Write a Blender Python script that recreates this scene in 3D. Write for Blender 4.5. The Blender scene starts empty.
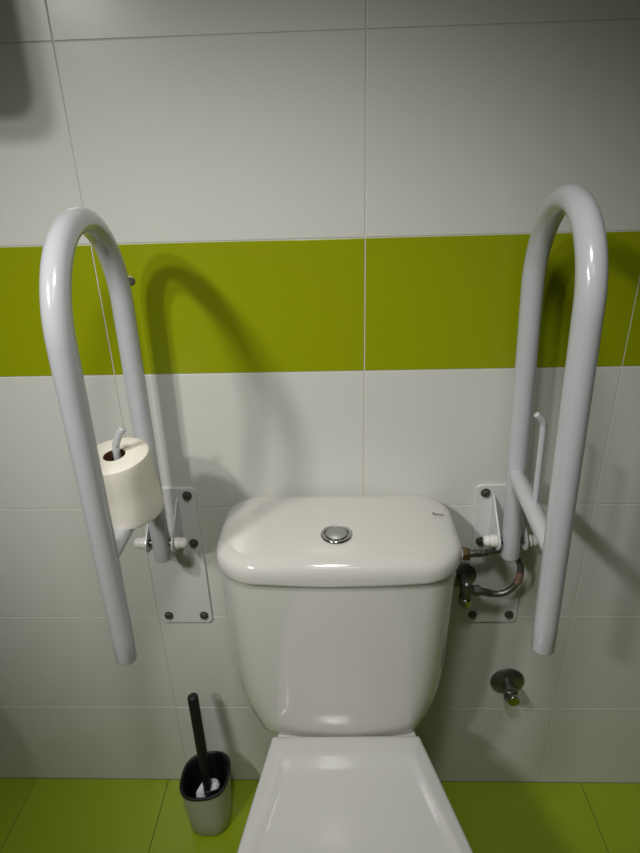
import bpy, bmesh, math, random
from mathutils import Vector, Matrix
random.seed(4)
PI = math.pi
SC = bpy.context.scene
C = SC.collection

# ---------------------------------------------------------------- materials
def mat(name, col, rough=0.4, metal=0.0, coat=0.0, bump=0.0, bscale=20.0, var=0.0, vscale=8.0, rvar=0.0, ior=1.5, emit=None, estr=0.0, sss=0.0):
    m = bpy.data.materials.new(name); m.use_nodes = True
    nt = m.node_tree; N = nt.nodes; L = nt.links
    b = N['Principled BSDF']
    b.inputs['Base Color'].default_value = (*col, 1)
    b.inputs['Roughness'].default_value = rough
    b.inputs['Metallic'].default_value = metal
    b.inputs['Coat Weight'].default_value = coat
    b.inputs['Coat Roughness'].default_value = 0.06
    b.inputs['IOR'].default_value = ior
    if sss:
        b.inputs['Subsurface Weight'].default_value = sss
        b.inputs['Subsurface Radius'].default_value = (.004, .004, .003)
    tc = N.new('ShaderNodeTexCoord')
    if var or rvar:
        n = N.new('ShaderNodeTexNoise'); n.inputs['Scale'].default_value = vscale; n.inputs['Detail'].default_value = 5
        L.new(tc.outputs['Object'], n.inputs['Vector'])
        if var:
            mx = N.new('ShaderNodeMix'); mx.data_type = 'RGBA'
            mx.inputs[6].default_value = (*[c*(1-var) for c in col], 1)
            mx.inputs[7].default_value = (*[min(1, c*(1+var)) for c in col], 1)
            L.new(n.outputs['Fac'], mx.inputs[0]); L.new(mx.outputs[2], b.inputs['Base Color'])
        if rvar:
            mr = N.new('ShaderNodeMapRange'); mr.inputs['To Min'].default_value = max(0.02, rough-rvar); mr.inputs['To Max'].default_value = rough+rvar
            L.new(n.outputs['Fac'], mr.inputs['Value']); L.new(mr.outputs['Result'], b.inputs['Roughness'])
    if bump:
        n2 = N.new('ShaderNodeTexNoise'); n2.inputs['Scale'].default_value = bscale; n2.inputs['Detail'].default_value = 3
        L.new(tc.outputs['Object'], n2.inputs['Vector'])
        bp = N.new('ShaderNodeBump'); bp.inputs['Strength'].default_value = 1.0; bp.inputs['Distance'].default_value = bump
        L.new(n2.outputs['Fac'], bp.inputs['Height']); L.new(bp.outputs['Normal'], b.inputs['Normal'])
    if emit:
        b.inputs['Emission Color'].default_value = (*emit, 1); b.inputs['Emission Strength'].default_value = estr
    return m

M = dict(
    tile_white = mat('tile_white', (.68, .68, .635), .25, bump=.0006, bscale=5, var=.02, vscale=3, rvar=.03),
    tile_green = mat('tile_green', (.30, .348, .003), .24, bump=.0006, bscale=5, var=.03, vscale=3, rvar=.03),
    grout_wall = mat('grout_wall', (.60, .60, .52), .8, bump=.0003, bscale=400),
    floor_tile = mat('floor_tile', (.30, .385, .012), .30, bump=.0008, bscale=9, var=.05, vscale=5, rvar=.05),
    grout_floor = mat('grout_floor', (.10, .11, .03), .85),
    paint = mat('paint', (.72, .715, .69), .7, bump=.0004, bscale=60),
    ceramic = mat('ceramic', (.66, .652, .61), .10, coat=.6, var=.01),
    seat_plastic = mat('seat_plastic', (.60, .595, .575), .16, coat=.3),
    bar = mat('bar_paint', (.55, .565, .59), .20, coat=.5, bump=.0001, bscale=120),
    plate = mat('plate_paint', (.68, .69, .68), .30, coat=.2),
    cap = mat('cap_plastic', (.80, .79, .74), .35),
    bolt = mat('bolt_metal', (.15, .15, .125), .42, metal=.8, var=.3, vscale=90),
    chrome = mat('chrome', (.48, .48, .47), .12, metal=1, rvar=.05, vscale=40),
    dull_chrome = mat('dull_chrome', (.20, .195, .18), .36, metal=.85, var=.3, vscale=60, rvar=.08),
    brass = mat('brass', (.20, .14, .07), .35, metal=.9, var=.3, vscale=80),
    rust = mat('rust', (.17, .105, .07), .6, var=.5, vscale=160),
    rubber = mat('rubber', (.02, .02, .02), .6),
    black = mat('black_plastic', (.006, .006, .008), .5, bump=.0001, bscale=200),
    cup = mat('cup_plastic', (.43, .43, .335), .38, coat=.1),
    bristle = mat('bristle', (.75, .74, .76), .6),
    paper = mat('paper', (.86, .82, .72), .95, bump=.0004, bscale=260, sss=.15),
    core = mat('cardboard', (.11, .045, .022), .9),
    ink = mat('ink', (.02, .02, .03), .5),
    dark_gap = mat('dark_gap', (.03, .03, .03), .6),
    grey_plastic = mat('grey_plastic', (.42, .42, .40), .4),
    glassy = mat('lamp_glass', (.9, .88, .82), .3, emit=(1, .93, .80), estr=6),
    door_m = mat('door_paint', (.45, .42, .36), .45, bump=.0003, bscale=40),
)

# ---------------------------------------------------------------- mesh helpers
def link(name, bm, m, parent=None, smooth=True, mats=None, auto=None):
    bmesh.ops.recalc_face_normals(bm, faces=bm.faces)
    me = bpy.data.meshes.new(name); bm.to_mesh(me); bm.free()
    for k in (mats or [m]): me.materials.append(M[k])
    if smooth:
        for p in me.polygons: p.use_smooth = True
        me.set_sharp_from_angle(angle=math.radians(auto or 38))
    o = bpy.data.objects.new(name, me); C.objects.link(o)
    if parent: o.parent = parent
    return o

def thing(name, label, cat, loc=(0, 0, 0), group=None):
    o = bpy.data.objects.new(name, None); C.objects.link(o); o.location = loc
    o.empty_display_size = .05
    o['label'] = label; o['category'] = cat
    if group: o['group'] = group
    return o

def struct(name, bm, m, **k):
    o = link(name, bm, m, **k); o['kind'] = 'structure'; return o

def box(bm, x0, x1, y0, y1, z0, z1, bev=0, seg=2, mi=0):
    r = bmesh.ops.create_cube(bm, size=1)
    vs = r['verts']
    for v in vs:
        v.co = Vector(((x0+x1)/2+v.co.x*(x1-x0), (y0+y1)/2+v.co.y*(y1-y0), (z0+z1)/2+v.co.z*(z1-z0)))
    fs = set(f for v in vs for f in v.link_faces)
    for f in fs: f.material_index = mi
    if bev:
        es = list(set(e for v in vs for e in v.link_edges))
        bmesh.ops.bevel(bm, geom=es, offset=bev, segments=seg, profile=.5, affect='EDGES')
    return bm

def loft(bm, rings, cap0=True, cap1=True, closed=True):
    vr = [[bm.verts.new(p) for p in r] for r in rings]
    n = len(rings[0])
    for a, b in zip(vr[:-1], vr[1:]):
        for i in range(n if closed else n-1):
            j = (i+1) % n
            bm.faces.new((a[i], a[j], b[j], b[i]))
    if cap0: bm.faces.new(list(reversed(vr[0])))
    if cap1: bm.faces.new(vr[-1])
    return vr

def frames(path):
    ts = []
    for i, p in enumerate(path):
        a = path[max(0, i-1)]; b = path[min(len(path)-1, i+1)]
        ts.append((b-a).normalized())
    u = ts[0].orthogonal().normalized(); out = []
    for i, t in enumerate(ts):
        if i: u = (ts[i-1].rotation_difference(t) @ u)
        u = (u - t*u.dot(t)).normalized(); out.append((t, u, t.cross(u)))
    return out

def tube(bm, path, r, n=28, cap_round=0.0):
    path = [Vector(p) for p in path]
    rad = [r]*len(path) if not isinstance(r, (list, tuple)) else list(r)
    if cap_round:
        # chamfer both ends
        t0 = (path[1]-path[0]).normalized(); t1 = (path[-1]-path[-2]).normalized()
        c = cap_round
        pre = [path[0]+t0*(c*(1-math.cos(a))) for a in (0, PI/6, PI/3)]
        rp = [rad[0]-c+c*math.sin(a) for a in (0, PI/6, PI/3)]
        post = [path[-1]-t1*(c*(1-math.cos(a))) for a in (PI/3, PI/6, 0)]
        rq = [rad[-1]-c+c*math.sin(a) for a in (PI/3, PI/6, 0)]
        path = pre+[path[0]+t0*c]+path[1:-1]+[path[-1]-t1*c]+post
        rad = rp+[rad[0]]+rad[1:-1]+[rad[-1]]+rq
    fr = frames(path)
    rings = [[p+(u*math.cos(2*PI*k/n)+v*math.sin(2*PI*k/n))*q for k in range(n)] for p, (t, u, v), q in zip(path, fr, rad)]
    loft(bm, rings)
    return bm

def bez(ctrl, n=12):
    """Catmull-Rom through the control points"""
    P = [Vector(c) for c in ctrl]; P = [P[0]*2-P[1]]+P+[P[-1]*2-P[-2]]
    out = []
    for i in range(1, len(P)-2):
        for k in range(n):
            t = k/n; a, b, c, d = P[i-1:i+3]
            out.append(.5*((2*b)+(c-a)*t+(2*a-5*b+4*c-d)*t*t+(3*b-a-3*c+d)*t**3))
    out.append(P[-2]); return out

def lathe(bm, prof, axis='Z', n=32, origin=(0, 0, 0), rot=None):
    """prof: list of (r, h) along the axis"""
    mtx = rot or {'Z': Matrix.Identity(3), 'Y': Matrix.Rotation(PI/2, 3, 'X'), 'X': Matrix.Rotation(PI/2, 3, 'Y')}[axis]
    o = Vector(origin); rings = []
    for r, h in prof:
        r = max(r, 1e-5)
        rings.append([o+mtx @ Vector((r*math.cos(2*PI*k/n), r*math.sin(2*PI*k/n), h)) for k in range(n)])
    loft(bm, rings)
    bmesh.ops.remove_doubles(bm, verts=bm.verts, dist=2e-5)
    return bm
# axis 'Y' maps +h to -y (towards the viewer), axis 'X' maps +h to +x

def rrect(x0, x1, y0, y1, r, n=8, sub=0):
    """rounded rectangle outline; r = radii at (x1,y1),(x0,y1),(x0,y0),(x1,y0)"""
    if not isinstance(r, (list, tuple)): r = [r]*4
    cs = [(x1-r[0], y1-r[0], 0, r[0]), (x0+r[1], y1-r[1], PI/2, r[1]), (x0+r[2], y0+r[2], PI, r[2]), (x1-r[3], y0+r[3], 1.5*PI, r[3])]
    pts = [(cx+q*math.cos(a+PI/2*k/n), cy+q*math.sin(a+PI/2*k/n)) for cx, cy, a, q in cs for k in range(n+1)]
    if not sub: return pts
    out = []
    for c in range(4):
        g = pts[c*(n+1):(c+1)*(n+1)]; nx = pts[((c+1) % 4)*(n+1)]
        out += g+[(g[-1][0]+(nx[0]-g[-1][0])*k/sub, g[-1][1]+(nx[1]-g[-1][1])*k/sub) for k in range(1, sub)]
    return out

# ---------------------------------------------------------------- room
XL, XR, YF, ZC = -1.25, 1.05, -2.6, 2.45
ROWS = [0, .236, .486, .736, .986, 1.187, 1.436, 1.686, 1.936, 2.186, ZC]
def tile_wall(bm, u0, u1, us, place):
    """tiles of a wall; place(u, d, z) -> point, d = height above the grout plane"""
    g = .0009; bv = .0005; th = .0008
    cuts = [u0]+[u for u in us if u0+.01 < u < u1-.01]+[u1]
    for a, b in zip(cuts[:-1], cuts[1:]):
        for i, (z0, z1) in enumerate(zip(ROWS[:-1], ROWS[1:])):
            x0, x1, w0, w1 = a+g, b-g, z0+g, z1-g
            rings = []
            for k, (ins, d) in enumerate([(0, -.001), (0, th-bv), (bv*.3, th-bv*.3), (bv, th)]):
                rings.append([Vector(place(*q)) for q in ((x0+ins, d, w0+ins), (x1-ins, d, w0+ins), (x1-ins, d, w1-ins), (x0+ins, d, w1-ins))])
            before = set(bm.faces)
            loft(bm, rings, cap0=False)
            mi = 1 if abs(z0-.986) < 1e-6 else 0
            for f in set(bm.faces)-before: f.material_index = mi
def wall(name, u0, u1, us, place, back):
    bm = bmesh.new(); tile_wall(bm, u0, u1, us, place)
    before = set(bm.faces); back(bm)
    for f in set(bm.faces)-before: f.material_index = 2
    me = bpy.data.meshes.new(name); 
    bmesh.ops.recalc_face_normals(bm, faces=[f for f in bm.faces if f.material_index == 2])
    bm.to_mesh(me); bm.free()
    for k in ('tile_white', 'tile_green', 'grout_wall'): me.materials.append(M[k])
    o = bpy.data.objects.new(name, me); C.objects.link(o); o['kind'] = 'structure'
    return o
# tile faces lie on the planes y = 0, x = XL, x = XR
cols = [k*.4 for k in range(-8, 8)]
wall('wall_back', XL, XR, cols, lambda u, d, z: (u, .0008-d, z), lambda bm: box(bm, XL-.1, XR+.1, .0008, .1, -.05, ZC+.05))
wall('wall_left', YF, 0, [-.15-k*.4 for k in range(6)], lambda u, d, z: (XL-.0008+d, u, z), lambda bm: box(bm, XL-.1, XL-.0008, YF-.1, .1, -.05, ZC+.05))
wall('wall_right', YF, 0, [-.35-k*.4 for k in range(6)], lambda u, d, z: (XR+.0008-d, YF-u, z), lambda bm: box(bm, XR+.0008, XR+.1, YF-.1, .1, -.05, ZC+.05))
bm = bmesh.new(); box(bm, XL-.1, XR+.1, YF-.1, YF, -.05, ZC+.05); struct('wall_front', bm, 'paint', smooth=False)
bm = bmesh.new(); box(bm, XL-.1, XR+.1, YF-.1, .1, ZC, ZC+.08); struct('ceiling', bm, 'paint', smooth=False)
# floor of square tiles
bm = bmesh.new()
S = .3137
xs = [XL]+[x for x in [.18+k*S for k in range(-6, 4)] if XL+.01 < x < XR-.01]+[XR]
ys = [0]+[-S*k for k in range(1, 9)]+[YF]
for a, b in zip(xs[:-1], xs[1:]):
    for c, d in zip(ys[:-1], ys[1:]):
        g = .0007; bv = .0007
        rings = []
        for ins, z in [(0, -.002), (0, -bv), (bv*.3, -bv*.3), (bv, 0)]:
            rings.append([Vector(q) for q in ((a+g+ins, d+g+ins, z), (b-g-ins, d+g+ins, z), (b-g-ins, c-g-ins, z), (a+g+ins, c-g-ins, z))])
        loft(bm, rings, cap0=False)
for f in bm.faces: f.material_index = 0
before = set(bm.faces)
box(bm, XL-.1, XR+.1, YF-.1, .1, -.06, -.0014)
for f in set(bm.faces)-before: f.material_index = 1
struct('floor', bm, None, mats=['floor_tile', 'grout_floor'], smooth=False)
# door in the wall behind the viewer
bm = bmesh.new(); box(bm, -.35, .50, YF, YF+.03, .005, 2.05, .004)
door = struct('door_1', bm, 'door_m')
bm = bmesh.new(); lathe(bm, [(.0, 0), (.025, 0), (.025, .006), (.008, .01), (.008, .045), (0, .045)], 'Z', 20, rot=Matrix.Rotation(-PI/2, 3, 'X'), origin=(-.28, YF+.03, 1.02))
tube(bm, [(-.285, YF+.07, 1.02), (-.17, YF+.07, 1.02)], .008, 16, .004)
link('door_handle', bm, 'chrome', door)
bm = bmesh.new()
for x0, x1, z0, z1 in ((-.42, -.35, 0, 2.12), (.50, .57, 0, 2.12), (-.35, .50, 2.05, 2.12)): box(bm, x0, x1, YF, YF+.035, z0, z1, .003)
struct('trim_1', bm, 'door_m')

# ---------------------------------------------------------------- toilet
TX = -.047
toilet = thing('toilet', 'white ceramic close-coupled toilet with a rounded cistern and closed lid', 'toilet', (TX, -.2, 0))
def tp(o): o.location = o.location - Vector((TX, -.2, 0)); return o
def part(name, bm, m, **k): return tp(link(name, bm, m, toilet, **k))
def subpart(name, bm, m, p, **k): return link(name, bm, m, p, **k)   # mesh in world coordinates shares its parent's offset

# cistern body: rounded-D sections
prof = [  # z, half width, front y, back y, corner radius front
    (.396, .132, -.174, -.050, .024), (.3965, .137, -.178, -.046, .026), (.399, .1395, -.180, -.042, .030),
    (.406, .1445, -.1815, -.036, .038), (.417, .151, -.183, -.032, .045), (.432, .159, -.184, -.028, .050),
    (.452, .165, -.185, -.026, .054), (.480, .171, -.1855, -.024, .055), (.53, .1747, -.1855, -.022, .055),
    (.60, .178, -.185, -.020, .055), (.68, .1815, -.1845, -.018, .055), (.728, .183, -.184, -.016, .055), (.736, .183, -.184, -.016, .055)]
rings = []
for z, hw, yf, yb, r in prof:
    hw += .0028
    o = []
    for x, y in rrect(-hw, hw, yf, yb, [.02, .02, r, r], 12, 14):
        bul = .017*(1-(x/hw)**2) if y < (yf+yb)/2 else 0      # the front bows out slightly
        o.append(Vector((TX+x, y-bul*.8, z)))
    rings.append(o)
bm = bmesh.new(); loft(bm, rings)
cistern = part('cistern', bm, 'ceramic', auto=60)

# lid of the cistern
def lid_ring(ins, z, dome=0.0):
    o = []
    for x, y in rrect(-.190+ins, .190-ins, -.193+ins*.9, -.008-ins*.35, [.060-ins*.4]*2+[.066-ins*.4]*2, 14, 14):
        bul = .012*(1-(x/.189)**2) if y < -.1 else -.022*(abs(x)/.189)**2
        dz = -dome*(x/.189)**2
        o.append(Vector((TX+.0012+x, y-bul, z+dz)))
    return o
bm = bmesh.new()
R_ = [lid_ring(.006, .7275), lid_ring(.0025, .7275), lid_ring(.0006, .7295), lid_ring(0, .733), lid_ring(.0004, .744), lid_ring(.002, .7515, .002), lid_ring(.005, .7575, .004),
      lid_ring(.010, .7620, .006), lid_ring(.017, .7653, .007), lid_ring(.027, .7675, .008), lid_ring(.045, .7690, .007), lid_ring(.065, .7697, .006), lid_ring(.08, .770, .004)]
loft(bm, R_)
cl = part('cistern_lid', bm, 'ceramic', auto=50)
ZT = .770
BX, BY = -.0475, -.134
bm = bmesh.new(); lathe(bm, [(0, .0), (.0235, .0), (.0240, .0014), (.0235, .0028), (.0225, .0036), (.0190, .0032), (.0180, .0010), (0, .001)], 'Z', 48, (BX, BY, ZT-.0004))
subpart('button_collar', bm, 'chrome', cl)['label'] = 'polished chrome ring'
bm = bmesh.new(); lathe(bm, [(0, .0), (.0168, .0), (.0172, .0020), (.0165, .0034), (.012, .0041), (0, .0044)], 'Z', 48, (BX, BY, ZT+.0004))
bmesh.ops.bisect_plane(bm, geom=bm.verts[:]+bm.edges[:]+bm.faces[:], plane_co=(BX+.003, 0, 0), plane_no=(1, .2, 0))
subpart('flush_button', bm, 'chrome', cl)['label'] = 'brushed round push button'
# maker's mark at the right back corner
cu = bpy.data.curves.new('mark', 'FONT'); cu.body = 'Roca'; cu.size = .0088; cu.extrude = .0002; cu.align_x = 'CENTER'; cu.align_y = 'CENTER'
tmp = bpy.data.objects.new('mark', cu); C.objects.link(tmp)
bpy.context.view_layer.update()
me = bpy.data.meshes.new_from_object(tmp.evaluated_get(bpy.context.evaluated_depsgraph_get()))
bpy.data.objects.remove(tmp)
me.transform(Matrix.Translation((.1165, -.071, .7648)) @ Matrix.Rotation(math.radians(6), 4, 'Y'))
me.materials.clear(); me.materials.append(M['ink'])
lg = bpy.data.objects.new('maker_mark', me); C.objects.link(lg); lg.parent = cl; lg['label'] = 'small dark printed maker name'

# bowl and pedestal (one ceramic body)
def egg(hwb, hwm, yb, ym, yf, z, n=40, cx=TX+.012, p=2.3):
    """back half width, widest half width, back y, y of widest, front y"""
    pts = []
    for k in range(n):   # front half, from right to left
        a = -PI*k/(n-1)
        c, s = math.cos(a), math.sin(a)
        pts.append(Vector((cx+hwm*math.copysign(abs(c)**(2/p), c), ym+(ym-yf)*-abs(s)**(2/p), z)))
    m = 10
    for k in range(1, m):
        t = k/m; pts.append(Vector((cx-(hwm+(hwb-hwm)*t), ym+(yb-ym)*t, z)))
    q = 8
    for k in range(q+1):
        t = k/q; pts.append(Vector((cx-hwb+2*hwb*t, yb, z)))
    for k in range(m-1, 0, -1):
        t = k/m; pts.append(Vector((cx+(hwm+(hwb-hwm)*t), ym+(yb-ym)*t, z)))
    return pts
bm = bmesh.new()
loft(bm, [egg(.085, .100, -.16, -.28, -.46, .0), egg(.085, .100, -.16, -.28, -.46, .02), egg(.078, .092, -.16, -.28, -.45, .05), egg(.078, .092, -.14, -.29, -.45, .14),
          egg(.085, .105, -.10, -.33, -.50, .22), egg(.098, .140, -.06, -.38, -.57, .29), egg(.106, .165, -.05, -.40, -.62, .345), egg(.092, .166, -.055, -.40, -.64, .37), egg(.092, .166, -.055, -.40, -.64, .389), egg(.0905, .1645, -.057, -.40, -.638, .3935), egg(.087, .161, -.06, -.40, -.635, .3955)])
part('bowl', bm, 'ceramic', auto=60)

# seat ring and lid: outlines measured from the photograph's left and right edges
def lid_out(ins, z, y_back=-.1975, dz=None):
    """lid outline: straight sides flaring forward, round front; rotated very slightly on its hinges"""
    pts = []
    hb, hm, ym, yf = .1235-ins, .1765-ins, -.430, -.655+ins
    yb = y_back-ins*2.1
    n = 36
    for k in range(n):
        a = -PI*k/(n-1); c, s = math.cos(a), math.sin(a)
        pts.append((hm*math.copysign(abs(c)**.86, c), ym+(ym-yf)*-abs(s)**.95))
    m = 16
    side = lambda t: hm+(hb-hm)*(t**1.03)
    rr = min(.005+ins*.75, .030)
    te = (ym-(yb-rr))/(ym-yb); xe = side(te)
    for k in range(1, m): t = k/m*te; pts.append((-side(t), ym+(yb-ym)*t))
    for k in range(9): t = k/8*PI/2; pts.append((-xe+rr*.85-rr*.85*math.cos(t), yb-rr+rr*math.sin(t)))
    xb = xe-rr*.85
    for k in range(1, 8): t = k/8; pts.append((-xb+2*xb*t, yb))
    for k in range(9): t = PI/2-k/8*PI/2; pts.append((xb+rr*.85*math.cos(t), yb-rr+rr*math.sin(t)))
    for k in range(m-1, 0, -1): t = k/m*te; pts.append((side(t), ym+(yb-ym)*t))
    A = math.radians(3.0); ca, sa = math.cos(A), math.sin(A)
    out = []
    for x, y in pts:
        X = x*ca-(y+.2)*sa; Y = (y+.2)*ca+x*sa*.25-.2
        zz = z if dz is None else z+dz(x, Y)
        out.append(Vector((TX+.010+X, Y, zz)))
    return out
bm = bmesh.new()
loft(bm, [lid_out(.012, .3957), lid_out(.008, .396), lid_out(.005, .397), lid_out(.005, .4003), lid_out(.008, .401)])
part('seat', bm, 'seat_plastic', auto=50)
# the lid, as a grid lofted inwards so the sunken panel and its raised ridge are modelled
bm = bmesh.new()
steps = [(.004, .4013), (.001, .4015), (0, .403), (.0003, .4085), (.0015, .4118), (.004, .4133), (.008, .4142), (.012, .4152), (.0155, .4163), (.0185, .4165), (.0215, .4158), (.026, .4142), (.031, .4136), (.045, .4136), (.085, .4144)]
loft(bm, [lid_out(i, z, dz=None) for i, z in steps])
part('seat_lid', bm, 'seat_plastic', auto=45)
for sx in (-1, 1):
    bm = bmesh.new(); tube(bm, [(TX+.01+sx*.075-.018, -.215, .3995), (TX+.01+sx*.075+.018, -.215, .3995)], .0035, 20, .001)
    part('seat_hinge', bm, 'seat_plastic')

# ---------------------------------------------------------------- fold-up grab bars
TR = .0152
def grab_bar(x0, side, label, lean_top, lean_bot, rear_top, yR=-.056, yF=-.280, yB=-.280, zc=1.131, zend=.685, zb=.828):
    """x0: x of the hinge; side: +1 right bar, -1 left bar; lean_*: x of the front leg"""
    root = thing('grab_bar', label, 'grab bar', (x0, 0, .626), 'fold-up grab bars')
    off = Vector((x0, 0, .626))
    def P(name, bm, m, parent=None, lab=None):
        o = link(name, bm, m, parent or root)
        if parent is None: o.location = -off
        if lab: o['label'] = lab
        return o
    # wall plate
    pc = x0 + (-.002 if side > 0 else .006)
    bm = bmesh.new()
    out = rrect(pc-.0495, pc+.0495, .4755, .7785, .009, 6)
    loft(bm, [[Vector((x+(pc-x)*k*.01, y, z+(.627-z)*k*.004)) for x, z in out] for y, k in ((-.0004, 0), (-.0035, 0), (-.0045, 1))])
    plate = P('wall_plate', bm, 'plate')
    for bx in (-.0345, .0345):
        for bz in (.4945, .6640, .7640):
            bm = bmesh.new(); o = (pc+bx, -.0045, bz)
            lathe(bm, [(0, 0), (.0084, 0), (.0084, .0012), (.0076, .0016)], 'Y', 24, o)
            lathe(bm, [(.0068, .0016), (.0072, .0030), (.0068, .0054), (.0052, .0064), (.0022, .0056), (.002, .0040), (0, .0040)], 'Y', 6, o)
            P('bolt', bm, 'bolt', plate, 'dark metal hex bolt')
    # two triangular ears
    zp = .7005; yp = -.055
    for s in (-1, 1):
        ex = x0+s*.0225
        prof = [(-.004, .7600), (-.010, .7590)]
        for k in range(11):
            a = math.radians(28-k*13); prof.append((yp-.016*math.cos(a), zp+.016*math.sin(a)))
        prof += [(-.030, .672), (-.004, .668)]
        bm = bmesh.new()
        loft(bm, [[Vector((ex+d, y, z)) for y, z in prof] for d in (-.0016, .0016)])
        bmesh.ops.bevel(bm, geom=[e for e in bm.edges], offset=.0005, segments=1, affect='EDGES')
        P('hinge_ear', bm, 'plate')
    bm = bmesh.new(); tube(bm, [(x0-.030, yp, zp), (x0+.030, yp, zp)], .0062, 20); P('hinge_pin', bm, 'bolt')
    for s in (-1, 1):
        bm = bmesh.new()
        lathe(bm, [(0, 0), (.0098, 0), (.0104, .002), (.0104, .008), (.0092, .0095), (.0088, .0110), (.0094, .0125), (.0090, .017), (.0070, .0205), (.004, .0218), (0, .022)], 'X', 28,
              (x0+s*.0245, yp, zp), rot=Matrix.Rotation(s*PI/2, 3, 'Y'))
        P('pin_cap', bm, 'cap', None, 'white plastic cap nut')
    # the bent tube, one continuous path
    ym = (yR+yF)/2; rad = (yR-yF)/2
    xr = lambda z: x0+(rear_top-x0)*(z-.69)/(zc-.69)
    xf = lambda z: lean_bot+(lean_top-lean_bot)*(z-.66)/(1.16-.66)
    path = [Vector((xr(z), yR, z)) for z in [.669+(zc-.669)*k/10 for k in range(10)]]
    for k in range(33):
        a = PI*k/32; t = (1-math.cos(a))/2; z = zc+rad*math.sin(a)
        path.append(Vector((xr(zc)*(1-t)+xf(zc)*t+0*z, ym+rad*math.cos(a), z)))
    yf_ = lambda z: yF+(yB-yF)*min(1, max(0, (zc-z)/(zc-.66)))
    path += [Vector((xf(z), yf_(z), z)) for z in [zc-(zc-zend)*k/10 for k in range(1, 11)]]
    bm = bmesh.new(); tube(bm, path, TR, 40, .0022); P('bent_tube', bm, 'bar')
    # cross brace
    a, b = Vector((xr(zb)-.002, yR-.008, zb+.002)), Vector((xf(zb), yf_(zb)+.008, zb+.007))
    bm = bmesh.new(); tube(bm, [a, b], .0125, 28)
    P('cross_brace', bm, 'bar')
    # roll holder spike with a bent tip
    m = a.lerp(b, .5)
    tipx = -.008 if side > 0 else .006
    rx = m.x + (-.004 if side > 0 else .000)
    base = Vector((rx+(.006 if side > 0 else 0), m.y, zb+.006))
    bm = bmesh.new()
    if side > 0: top = [Vector((rx+.002, m.y, .955)), Vector((rx+.001, m.y-.001, .966)), Vector((rx-.005, m.y-.002, .974)), Vector((rx-.0115, m.y-.003, .980))]
    else: top = [Vector((rx+.001, m.y-.008, .935)), Vector((rx+.005, m.y-.010, .948)), Vector((rx+.010, m.y-.011, .959)), Vector((rx+.018, m.y-.012, .969))]
    tube(bm, bez([base, base.lerp(top[0], .5)]+top, 6), .0042 if side > 0 else .0050, 18, .002)
    P('roll_spike', bm, 'bar')
    return root, m
barL, mL = grab_bar(-.3495, -1, 'white fold-up grab bar on the wall left of the cistern, carrying a paper roll', -.3260, -.3520, -.3460, yF=-.288, yB=-.250, zc=1.115, zend=.640, zb=.816)
barR, mR = grab_bar(.2455, 1, 'white fold-up grab bar right of the cistern, above the hose, with an empty roll spike', .2125, .2285, .2275, yF=-.275, yB=-.275)

# ---------------------------------------------------------------- paper roll, standing on the left bar's brace
RO, RH = .0465, .098
rc = Vector((mL.x+.003, mL.y+.002, .8315))
roll = thing('toilet_paper_roll', 'cream toilet paper roll standing upright on the left grab bar', 'toilet paper', rc)
bm = bmesh.new()
prof = [(.0150, .0006), (RO-.002, 0), (RO-.0005, .0012), (RO, .003)]+[(RO+.0003*math.sin(k), .01+k*.008) for k in range(10)]+[(RO, RH-.003), (RO-.0005, RH-.001), (RO-.002, RH), (.030, RH+.0004), (.0154, RH), (.0150, RH-.001)]
n = 72; rings = []
for r, h in prof:
    rings.append([Vector(((r+0)*math.cos(2*PI*k/n), r*math.sin(2*PI*k/n), h)) for k in range(n)])
rings.append(rings[0]); vr = loft(bm, rings, cap0=False, cap1=False)
bmesh.ops.remove_doubles(bm, verts=bm.verts, dist=1e-6)
body = link('paper', bm, 'paper', roll, auto=40)
roll.rotation_euler = (math.radians(7), math.radians(-3), 0)
bm = bmesh.new()
for (ra, rb) in [(.0149, .0139)]:
    rings = [[Vector((r*math.cos(2*PI*k/48), r*math.sin(2*PI*k/48), h)) for k in range(48)] for r, h in ((ra, .001), (ra, RH-.0005), (rb, RH-.0005), (rb, .001))]
    rings.append(rings[0]); loft(bm, rings, cap0=False, cap1=False)
bmesh.ops.remove_doubles(bm, verts=bm.verts, dist=1e-6)
link('cardboard_core', bm, 'core', roll)['label'] = 'brown cardboard tube'

# ---------------------------------------------------------------- supply: angle valve, hose
V = Vector((.172, 0, .585))
valve = thing('angle_valve', 'dark chrome angle valve on the wall at the cistern\'s right side', 'valve', V)
def VP(name, bm, m, lab=None):
    o = link(name, bm, m, valve); o.location = -V
    if lab: o['label'] = lab
    return o
bm = bmesh.new(); lathe(bm, [(.010, 0), (.026, .0), (.0275, .003), (.0265, .006), (.019, .0105), (.012, .012), (.010, .012)], 'Y', 40, (.182, 0, .587)); VP('flange', bm, 'dull_chrome')
bm = bmesh.new()
lathe(bm, [(0, .002), (.0105, .002), (.0105, .036), (.012, .038), (.012, .048), (.0095, .051), (0, .051)], 'Y', 28, (.182, 0, .593))
tube(bm, [(.182, -.042, .603), (.182, -.042, .569)], [.0105, .0105], 24, .002)
VP('valve_body', bm, 'dull_chrome')
bm = bmesh.new(); lathe(bm, [(0, 0), (.0115, 0), (.0125, .003), (.0125, .014), (.010, .017), (0, .017)], 'Z', 14, (.182, -.042, .555)); VP('valve_knob', bm, 'chrome', 'ribbed chrome turning knob')
bm = bmesh.new(); lathe(bm, [(0, 0), (.0078, 0), (.0078, .006), (.0105, .007), (.0105, .018), (.0085, .020), (0, .020)], 'X', 6, (.188, -.042, .584)); VP('outlet_nut', bm, 'dull_chrome')

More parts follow.
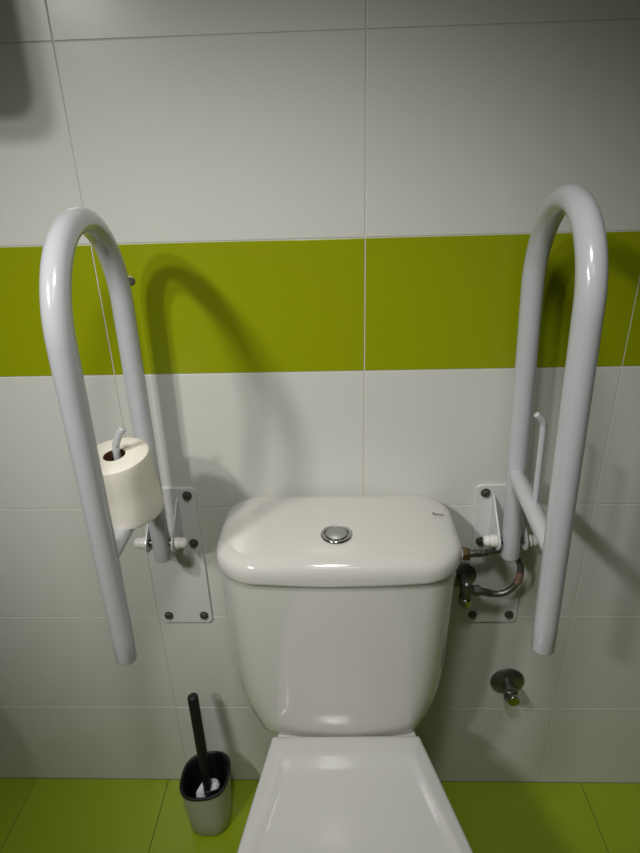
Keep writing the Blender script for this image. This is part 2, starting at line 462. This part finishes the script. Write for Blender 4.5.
hose = thing('supply_hose', 'braided flexible hose looping from the angle valve to the cistern inlet', 'hose', (.25, -.05, .62))
HO = Vector((.25, -.05, .62))
def HP(name, bm, m, lab=None):
    o = link(name, bm, m, hose); o.location = -HO
    if lab: o['label'] = lab
    return o
zi = .6665
ctrl = [(.208, -.043, .583), (.222, -.044, .5795), (.238, -.045, .5785), (.254, -.045, .584), (.267, -.044, .598), (.2735, -.042, .616), (.2735, -.039, .634), (.267, -.037, .650), (.256, -.036, .661), (.242, -.037, .667), (.222, -.040, .6685), (.205, -.043, .667)]
hp = bez(ctrl, 10)
bm = bmesh.new(); rr = [.0056+.00035*(i % 2) for i in range(len(hp))]
tube(bm, hp, rr, 20); HP('braided_hose', bm, 'dull_chrome')
bm = bmesh.new(); tube(bm, hp[42:55], [.0061+.0003*(i % 3) for i in range(13)], 20); HP('rusty_section', bm, 'rust', 'rust-brown worn stretch of braid')
bm = bmesh.new(); tube(bm, [(.206, -.043, .5835), (.226, -.044, .5792)], .0068, 20, .001); HP('crimp_sleeve', bm, 'dull_chrome')
bm = bmesh.new(); tube(bm, [(.178, -.045, .6665), (.212, -.0425, .6675)], .0066, 20, .001)
for k in range(3): tube(bm, [(.190+k*.006, -.044, .6670), (.192+k*.006, -.044, .6670)], .0075, 20, .0005)
HP('crimp_sleeve', bm, 'dull_chrome')
bm = bmesh.new(); lathe(bm, [(0, 0), (.0115, 0), (.0120, .001), (.0120, .011), (.0105, .0125), (0, .0125)], 'X', 6, (.1680, -.045, zi)); HP('union_nut', bm, 'brass', 'dull brass hexagonal nut')
bm = bmesh.new(); lathe(bm, [(0, 0), (.0085, 0), (.0085, .020), (.0110, .0205), (.0110, .026), (.009, .0275), (.009, .0300), (0, .030)], 'X', 28, (.1385, -.045, zi)); 
part('inlet_fitting', bm, 'cap')['label'] = 'white plastic inlet thread'

# capped stub valve low on the wall
S0 = Vector((.294, 0, .317))
stub = thing('capped_outlet', 'chrome water outlet with round flange low on the right of the wall', 'valve', S0)
bm = bmesh.new(); lathe(bm, [(.010, 0), (.0325, 0), (.034, .002), (.033, .005), (.026, .009), (.015, .0125), (.011, .013), (.010, .013)], 'Y', 44)
link('flange', bm, 'dull_chrome', stub)
bm = bmesh.new(); lathe(bm, [(0, .008), (.0115, .008), (.0115, .022), (.0130, .024), (.0130, .033), (0, .0335)], 'Y', 28)
tube(bm, [(-.002, -.026, .006), (.001, -.028, -.020)], .0118, 24, .002)
link('outlet_body', bm, 'dull_chrome', stub)
bm = bmesh.new(); lathe(bm, [(0, 0), (.0115, 0), (.013, .0015), (.013, .010), (.0115, .0125), (0, .013)], 'Y', 16, origin=(.004, -.030, -.012))
link('end_cap', bm, 'chrome', stub)

# small plug on the green tile
bm = bmesh.new(); lathe(bm, [(0, 0), (.0068, 0), (.0070, .0006), (.0058, .0012), (.0036, .0011), (.0030, .0004), (0, .0004)], 'Y', 24)
pl = link('wall_plug', bm, 'bolt'); pl.location = (-.3495, 0, 1.134)
pl['label'] = 'tiny round screw plug on the green tile band'; pl['category'] = 'wall plug'

# ---------------------------------------------------------------- brush holder and brush
BC = Vector((-.330, -.081, 0))
holder = thing('brush_holder', 'pale cup with slanted black rim on the floor left of the toilet', 'toilet brush holder', BC)
def cup_ring(z, rx, ry, slope=0, n=56, p=2.6):
    o = []
    for k in range(n):
        a = 2*PI*k/n; c, s = math.cos(a), math.sin(a)
        x = rx*math.copysign(abs(c)**(2/p), c); y = ry*math.copysign(abs(s)**(2/p), s)
        o.append(Vector((x, y, z+slope*(.25*y+.55*x))))
    return o
bm = bmesh.new()
loft(bm, [cup_ring(.0005, .036, .038), cup_ring(.002, .040, .042), cup_ring(.008, .043, .0455), cup_ring(.05, .0455, .0465, .02), cup_ring(.09, .0478, .0472, .12), cup_ring(.130, .0495, .0480, .25),
          cup_ring(.130, .0470, .0460, .25), cup_ring(.09, .0455, .0450, .12), cup_ring(.05, .0425, .0430, .02), cup_ring(.012, .038, .038)])
link('cup', bm, 'cup', holder, auto=50)
bm = bmesh.new()
R2 = [cup_ring(.1305, .0505, .0490, .25), cup_ring(.1315, .0520, .0502, .25), cup_ring(.1345, .0525, .0505, .25), cup_ring(.1365, .0515, .0497, .25), cup_ring(.1370, .0495, .0478, .25), cup_ring(.1350, .0465, .0450, .25),
      cup_ring(.120, .0435, .0425, .2), cup_ring(.095, .041, .040, .1), cup_ring(.065, .038, .038, .03), cup_ring(.035, .036, .036), cup_ring(.020, .033, .033)]
loft(bm, R2, cap0=False, cap1=True)
link('rim_liner', bm, 'black', holder, auto=60)['label'] = 'black slanted inner liner'
brush = thing('toilet_brush', 'black-handled toilet brush with white bristles standing in the cup', 'toilet brush', BC+Vector((0, 0, .03)))
BO = Vector((0, 0, .03))
def BP(name, bm, m, lab=None):
    o = link(name, bm, m, brush); o.location = -BO
    if lab: o['label'] = lab
    return o
b0, b1 = Vector((.006, -.012, .090)), Vector((-.006, .018, .345))
bm = bmesh.new(); tube(bm, [b0.lerp(b1, k/12) for k in range(13)], [.0095]*3+[.0100]*3+[.0105]*7, 28, .005); BP('handle', bm, 'black')
bm = bmesh.new(); tube(bm, [(.006, -.012, .112), (.007, -.013, .045)], [.010, .009], 24, .004); BP('brush_core', bm, 'black')
bm = bmesh.new()
rnd = random.Random(3)
for t in range(30):     # tufts of bristles around the core
    a = t*2.399; zz = .062+.036*((t*.618) % 1)
    d = Vector((math.cos(a), math.sin(a), rnd.uniform(.35, .95))).normalized()
    st = Vector((.0060, -.0150, zz+.006))+d*.006; L_ = rnd.uniform(.018, .023)
    side = Vector((-d.y, d.x, 0)).normalized()
    pts = [st, st+d*L_*.5+Vector((0, 0, .002)), st+d*L_+Vector((0, 0, .001))]
    tube(bm, bez(pts, 3), [.002, .0032, .0042, .0050, .0056, .0058, .0050], 10)
BP('bristles', bm, 'bristle', 'white bristle tufts')

# ---------------------------------------------------------------- things of the room just outside the picture
ND = Vector((-.654, 0, 1.588))
dry = thing('hand_dryer', 'light grey hand dryer on the back wall, beyond the left edge', 'hand dryer', ND)
bm = bmesh.new(); box(bm, -.155, .155, -.205, -.0005, -.165, .17, .03, 6); link('housing', bm, 'grey_plastic', dry)
bm = bmesh.new(); lathe(bm, [(0, 0), (.03, 0), (.03, .02), (.02, .02), (.02, .004), (0, .004)], 'Z', 28, (0, -.11, -.184)); link('nozzle', bm, 'chrome', dry)
bin_ = thing('waste_bin', 'round grey waste bin with domed lid standing on the floor beyond the left edge', 'waste bin', (-.905, -.20, 0))
bm = bmesh.new(); lathe(bm, [(0, .0005), (.10, .0005), (.106, .004), (.122, .37), (.120, .372), (0, .372)], 'Z', 48); link('bin_body', bm, 'grey_plastic', bin_)
bm = bmesh.new(); lathe(bm, [(0, .373), (.124, .373), (.126, .378), (.124, .40), (.112, .44), (.09, .47), (.05, .492), (0, .50)], 'Z', 48); link('bin_lid', bm, 'grey_plastic', bin_)

# mirror lamp on the left wall: a rail with two round lamps, the light of the room
lamp = thing('mirror_lamp', 'two-bulb mirror lamp on the left wall, behind the viewer', 'lamp', (XL, -1.20, 1.90))
bm = bmesh.new(); box(bm, 0.0005, .03, -.24, .20, -.03, .03, .006); link('rail', bm, 'chrome', lamp)
LAMPS = [(-.90, -1.38, 1.93), (-.90, -1.06, 1.93)]
for x, y, z in LAMPS:
    bm = bmesh.new(); tube(bm, [(.028, y+1.20, 0), (x-XL-.06, y+1.20, 0)], .012, 18); lathe(bm, [(0, .085), (.022, .085), (.03, .07), (.055, -.01), (.053, -.01), (.028, .068), (0, .078)], 'Z', 32, (x-XL, y+1.20, z-1.90)); link('lamp_arm', bm, 'chrome', lamp)
    ld = bpy.data.lights.new('mirror_bulb', 'SPOT'); ld.energy = 37; ld.shadow_soft_size = .05; ld.color = (1, .985, .95)
    ld.spot_size = math.radians(56); ld.spot_blend = 1
    lo = bpy.data.objects.new('bulb_light', ld); C.objects.link(lo); lo.location = (x, y, z-.02)
    lo.rotation_euler = (Vector((-.13, 0, .79))-Vector((x, y, z))).to_track_quat('-Z', 'Y').to_euler()
# unseen ceiling panel added behind the viewer as weak, soft fill light
pn = thing('fill_panel', 'square flat fill-light panel added on the ceiling at the rear of the room', 'lamp', (-.1, -1.95, ZC))
bm = bmesh.new(); box(bm, -.31, .31, -.31, .31, -.02, -.0005, .003); link('fill_panel_frame', bm, 'cap', pn)
pd = bpy.data.lights.new('fill_light', 'AREA'); pd.shape = 'SQUARE'; pd.size = .58; pd.energy = 3; pd.color = (1, .99, .95)
po = bpy.data.objects.new('fill_light', pd); C.objects.link(po); po.location = (-.1, -1.95, ZC-.023)
CX, CY, CZ = -.10, -.76, 1.88
cl_ = thing('pendant_lamp', 'small white pendant lamp hanging from the ceiling above the viewer', 'lamp', (CX, CY, ZC))
bm = bmesh.new(); lathe(bm, [(0, -.0005), (.045, -.0005), (.045, -.015), (.02, -.025), (0, -.025)], 'Z', 32); link('ceiling_rose', bm, 'cap', cl_)
bm = bmesh.new(); tube(bm, [(0, 0, -.02), (0, 0, CZ-ZC+.13)], .003, 10); link('cord', bm, 'cap', cl_)
dz = CZ-ZC
bm = bmesh.new(); lathe(bm, [(0, dz+.14), (.022, dz+.14), (.026, dz+.08), (.05, dz+.055), (.115, dz-.012), (.112, dz-.012), (.048, dz+.050), (.02, dz+.062), (0, dz+.062)], 'Z', 40); link('lamp_shade', bm, 'cap', cl_)
ad = bpy.data.lights.new('pendant_light', 'SPOT'); ad.shadow_soft_size = .08; ad.energy = 27; ad.color = (1, .99, .96); ad.spot_size = math.radians(125); ad.spot_blend = 1
ao = bpy.data.objects.new('pendant_light', ad); C.objects.link(ao); ao.location = (CX, CY, CZ-.02)
ao.rotation_euler = (math.radians(6), 0, 0)

w = bpy.data.worlds.new('World'); SC.world = w; w.use_nodes = True
w.node_tree.nodes['Background'].inputs[0].default_value = (.8, .8, .78, 1); w.node_tree.nodes['Background'].inputs[1].default_value = .02

# ---------------------------------------------------------------- camera
pitch, yaw, roll_a = .42114853984734313, .038080894849423244, -.029184465627928716
cp, sp, cy, sy = math.cos(pitch), math.sin(pitch), math.cos(yaw), math.sin(yaw)
f = Vector((-sy*cp, cy*cp, -sp)); r = Vector((cy, sy, 0)); u = r.cross(f)
c, s = math.cos(roll_a), math.sin(roll_a)
r2, u2 = r*c+u*s, -r*s+u*c
cam = bpy.data.cameras.new('camera'); co = bpy.data.objects.new('camera', cam); C.objects.link(co)
mt = Matrix((r2, u2, -f)).transposed().to_4x4(); mt.translation = Vector((-.04018, -.85298, 1.27338)); co.matrix_world = mt
cam.sensor_fit = 'VERTICAL'; cam.sensor_height = 36; cam.lens = 565.844/853*36; cam.clip_start = .02
SC.camera = co
SC.view_settings.view_transform = 'Standard'; SC.view_settings.look = 'None'; SC.view_settings.gamma = 1; SC.view_settings.use_curve_mapping = False
SC.view_settings.exposure = -0.22
